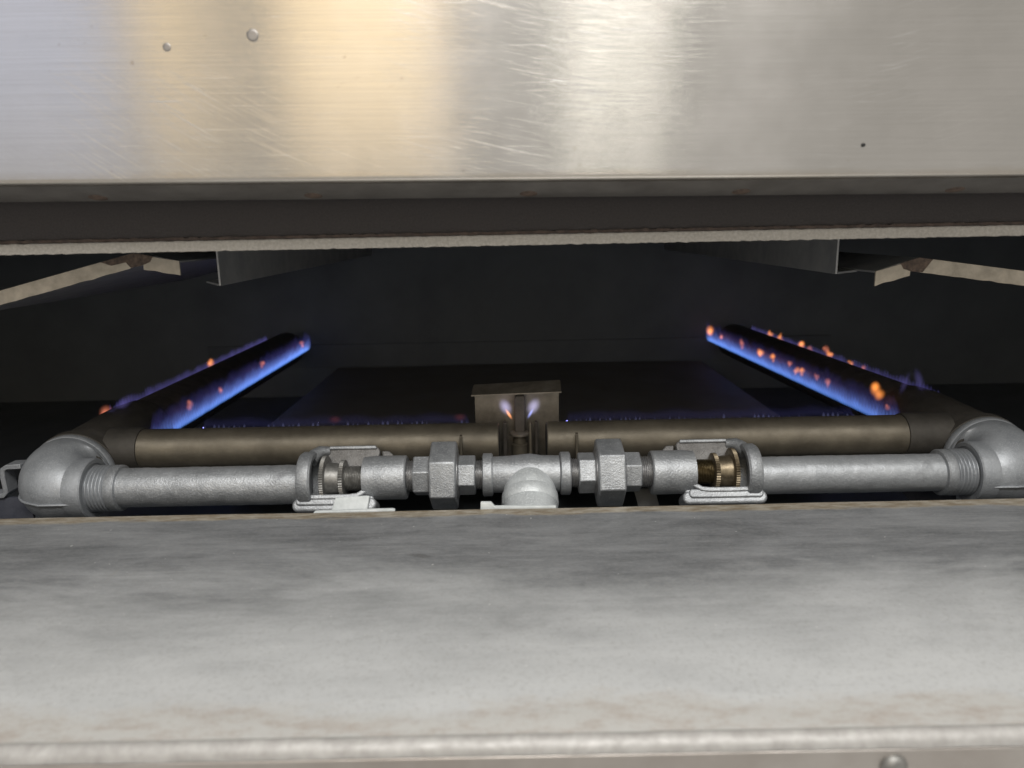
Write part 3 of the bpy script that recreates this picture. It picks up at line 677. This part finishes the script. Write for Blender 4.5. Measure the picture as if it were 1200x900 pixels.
# ------------------------------------------------------------------ flames
def ribbon(x, sd, y0, y1, z0, h, thick, lean, seedv, pitch=0.0070, serr=0.25, amp=0.25, step=0.0020, off=0.002, toe=0.0):
    """closed sheet of fire along y; sd = sideways direction it leans to"""
    m = MB(); n = int((y1 - y0) / step); rings = []
    for i in range(n + 1):
        y = y0 + (y1 - y0) * i / n
        e = min(1, i / 6, (n - i) / 6) ** 0.5 if 0 < i < n else 0.05
        hh = h * (1 - serr * abs(math.sin(PI * (y - y0) / pitch)) + amp * noise.noise((y * 45, seedv, 0)) + 0.5 * amp * noise.noise((y * 160, seedv, 4))) * e
        tt = thick * (0.38 + 0.80 * abs(math.cos(PI * (y - y0) / pitch)) + 0.35 * noise.noise((y * 60, seedv, 8))) * e
        cs = []
        prof = ((0.0, 0.25), (0.10, 0.8), (0.25, 1.0), (0.45, 0.85), (0.70, 0.5), (0.9, 0.2), (1.0, 0.03))
        ctr = lambda f: Vector((x + toe * (y - 0.205) + sd * (off + lean * math.sin(f * PI * 0.5)), y, z0 + hh * f))
        for f, w_ in prof: cs.append(ctr(f) + Vector((sd * tt * w_ * .5, 0, 0)))
        for f, w_ in reversed(prof): cs.append(ctr(f) - Vector((sd * tt * w_ * .5, 0, 0)))
        rings.append(cs)
    return m.grid(rings)
def streak(p, d, half, r, name, mat, parent):
    """soft spindle of fire centred at p, long axis d"""
    m = MB(); rings = []
    for k in range(1, 10):
        f = k / 10; rr = r * math.sin(PI * f) ** 0.7
        rings.append([Vector((rr * math.cos(2 * PI * j / 14), rr * math.sin(2 * PI * j / 14), half * (2 * f - 1))) for j in range(14)])
    o = m.grid(rings).build(name, mat)
    o.rotation_euler = Vector(d).to_track_quat('Z', 'X').to_euler()
    o.parent = parent; WL[o] = Vector(p)
    o.matrix_parent_inverse = (Matrix.Translation(WL[parent]) @ parent.rotation_euler.to_matrix().to_4x4()).inverted(); o.location = Vector(p)
    return o
def flame_row(s, inner, lab, y0, y1, blobs):
    a_t = 0.443 if s < 0 else 0.440
    sd = -s if inner else s
    x = s * a_t + sd * 0.0298; z0 = 0.0108
    t = thing('flame_row', (x, (y0 + y1) / 2, z0), lab, 'flame', 'flame rows along the burner tubes')
    if inner:
        ribbon(x, sd, y0, y1, z0, 0.018, 0.0068, 0.004, 1 + s, serr=0.42, toe=TOE[s]).build('flame_core', 'fl_core', t)
        ribbon(x, sd, y0, y1, z0 + 0.002, 0.027, 0.0080, 0.0055, 3 + s, serr=0.30, amp=0.25, off=0.003, toe=TOE[s]).build('flame_mid', 'fl_mid', t)
        ribbon(x, sd, y0, y1, z0 + 0.003, 0.036, 0.0085, 0.006, 5 + s, serr=0.05, amp=0.28, off=0.0035, toe=TOE[s]).build('flame_veil', 'fl_veil', t)
    else:
        ribbon(x, sd, y0, y1, z0, 0.0385, 0.0055, 0.002, 9 + s, serr=0.10, amp=0.12, toe=TOE[s]).build('flame_core', 'fl_dim', t)
    for (yy, zz, r, mat) in blobs:
        xx = x + TOE[s] * (yy - 0.205) + sd * (0.007 if inner else 0.0035)
        tip = streak((xx, yy, zz), (random.uniform(-.3, .3), random.uniform(-.6, .6), 1), r * random.uniform(1.5, 2.4), r * random.uniform(1.25, 1.6), 'orange_tip', mat, t)
        for k in range(2):
            streak((xx + random.uniform(-.3, .3) * r, yy + random.uniform(-1.6, 1.6) * r, zz - random.uniform(-.8, 1.4) * r),
                   (random.uniform(-.4, .4), random.uniform(-1, 1), 1), r * random.uniform(1.0, 2.2), r * random.uniform(0.7, 1.1), 'flicker', mat, tip)
flame_row(-1, True, 'bright blue flame row on the inner side of the left burner tube', 0.166, 0.830,
    [(0.276, 0.0355, 0.0045, 'fl_pink'), (0.372, 0.031, 0.0040, 'fl_pink'), (0.545, 0.036, 0.0045, 'fl_pink'), (0.77, 0.034, 0.005, 'fl_pink')])
flame_row(-1, False, 'faint violet flame line on the outer side of the left burner tube', 0.215, 0.800,
    [(0.520, 0.042, 0.0058, 'fl_orange'), (0.218, 0.041, 0.0060, 'fl_pink')])
flame_row(1, True, 'blue flame row with orange tips, inner side of right burner tube', 0.172, 0.850,
    [(0.825, 0.035, 0.0070, 'fl_orange'), (0.76, 0.031, 0.0045, 'fl_pink'), (0.655, 0.035, 0.0052, 'fl_pink'), (0.572, 0.033, 0.0058, 'fl_orange'), (0.525, 0.035, 0.0048, 'fl_orange'),
     (0.462, 0.036, 0.0042, 'fl_pink'), (0.436, 0.031, 0.0040, 'fl_orange'), (0.421, 0.033, 0.0044, 'fl_orange'), (0.376, 0.033, 0.0038, 'fl_pink'), (0.346, 0.033, 0.0040, 'fl_pink'),
     (0.232, 0.047, 0.0065, 'fl_orange'), (0.205, 0.032, 0.0032, 'fl_pink')])
flame_row(1, False, 'violet flame line with orange tips, outer side of right burner tube', 0.215, 0.810,
    [(0.71, 0.042, 0.0052, 'fl_orange'), (0.67, 0.042, 0.0055, 'fl_orange'), (0.585, 0.042, 0.0062, 'fl_orange'), (0.555, 0.042, 0.0045, 'fl_pink'), (0.487, 0.043, 0.0050, 'fl_orange'), (0.50, 0.049, 0.0048, 'fl_pink'), (0.425, 0.041, 0.0040, 'fl_orange'), (0.392, 0.041, 0.0034, 'fl_pink')])

# low comb of flamelets along each header
for s, x0, x1, lab in ((-1, -0.345, -0.062, 'low comb of dim blue flamelets along the left header tube'), (1, 0.040, 0.345, 'low comb of dim blue flamelets along the right header tube')):
    t = thing('header_flame', ((x0 + x1) / 2, 0.157, 0.036), lab, 'flame', 'flame combs along the headers')
    m = MB(); k = 0; x = x0
    while x < x1:
        h = 0.0042 + 0.0012 * noise.noise((x * 60, 1, s))
        k += 1; g = random.uniform(0.55, 1.25); h *= g
        if random.random() < 0.16: x += 0.0052; continue
        m.lathe((x + random.uniform(-.0007, .0007), 0.1545, 0.0360), (0, 0.3, 1), [(0, 0.0008), (0.0010, 0.0014 * g), (h * .6, 0.0011 * g), (h, 0.0003)], 8)
        x += 0.0052
    m.build('flamelets', 'fl_small', t)['kind'] = 'stuff'
    rings = []
    n = 90
    for i in range(n + 1):
        xx = x0 + (x1 - x0) * i / n; e = 0.1 if i in (0, n) else 1
        h = (0.0115 + 0.0050 * noise.noise((xx * 35, 3, s))) * e
        rings.append([Vector((xx, 0.159, 0.0350)), Vector((xx, 0.1635, 0.0350 + h * .3)), Vector((xx, 0.1635, 0.0350 + h)), Vector((xx, 0.1615, 0.0350 + h * .4))])
    MB().grid(rings).build('flame_veil', 'fl_haze', t)
    for bx in ((-0.205, -0.072) if s < 0 else ()):
        streak((bx, 0.166, 0.0405), (1, 0, 0), 0.012, 0.006, 'orange_tip', 'fl_faint', t)

# wisps where tube and body meet
def wisp(x0, y0, z0, x1, y1, z1, r, mat, name, parent):
    A, B = Vector((x0, y0, z0)), Vector((x1, y1, z1))
    streak((A + B) / 2, B - A, (B - A).length * 0.62, r, name, mat, parent)
t = thing('flame_wisp', (0.44, 0.205, 0.04), 'faint violet flame wisp over the right burner body', 'flame')
wisp(0.472, 0.2, 0.026, 0.433, 0.2, 0.062, 0.0045, 'fl_wisp', 'violet_tongue', t)
wisp(0.440, 0.2, 0.045, 0.426, 0.2, 0.082, 0.0065, 'fl_wisp', 'violet_tongue', t)
wisp(0.412, 0.2, 0.044, 0.423, 0.2, 0.078, 0.0050, 'fl_wisp', 'violet_tongue', t)
wisp(0.425, 0.195, 0.044, 0.462, 0.195, 0.040, 0.0040, 'fl_wisp', 'violet_tongue', t)
t = thing('flame_wisp', (-0.45, 0.18, 0.035), 'faint violet flame wisp over the left burner body', 'flame')
wisp(-0.482, 0.18, 0.027, -0.436, 0.18, 0.060, 0.0040, 'fl_wisp', 'violet_tongue', t)
wisp(-0.455, 0.19, 0.045, -0.425, 0.19, 0.070, 0.0075, 'fl_wisp', 'violet_tongue', t)
wisp(-0.425, 0.178, 0.036, -0.455, 0.178, 0.052, 0.0075, 'fl_wisp', 'violet_tongue', t)
# pilot flames
t = thing('pilot_flame', (-0.009, 0.155, 0.04), 'small pair of orange and blue flames fanning from the pilot', 'flame')
wisp(-0.0155, 0.156, 0.0380, -0.0245, 0.156, 0.0530, 0.0024, 'fl_pilot_o', 'orange_tongue', t)
wisp(-0.0175, 0.157, 0.0420, -0.0290, 0.157, 0.0640, 0.0085, 'fl_pilot_v', 'violet_tongue', t)
wisp(-0.0015, 0.156, 0.0385, 0.0070, 0.156, 0.0530, 0.0024, 'fl_pilot_b', 'blue_tongue', t)
wisp(-0.0005, 0.157, 0.0420, 0.0125, 0.157, 0.0640, 0.0085, 'fl_pilot_v', 'violet_tongue', t)
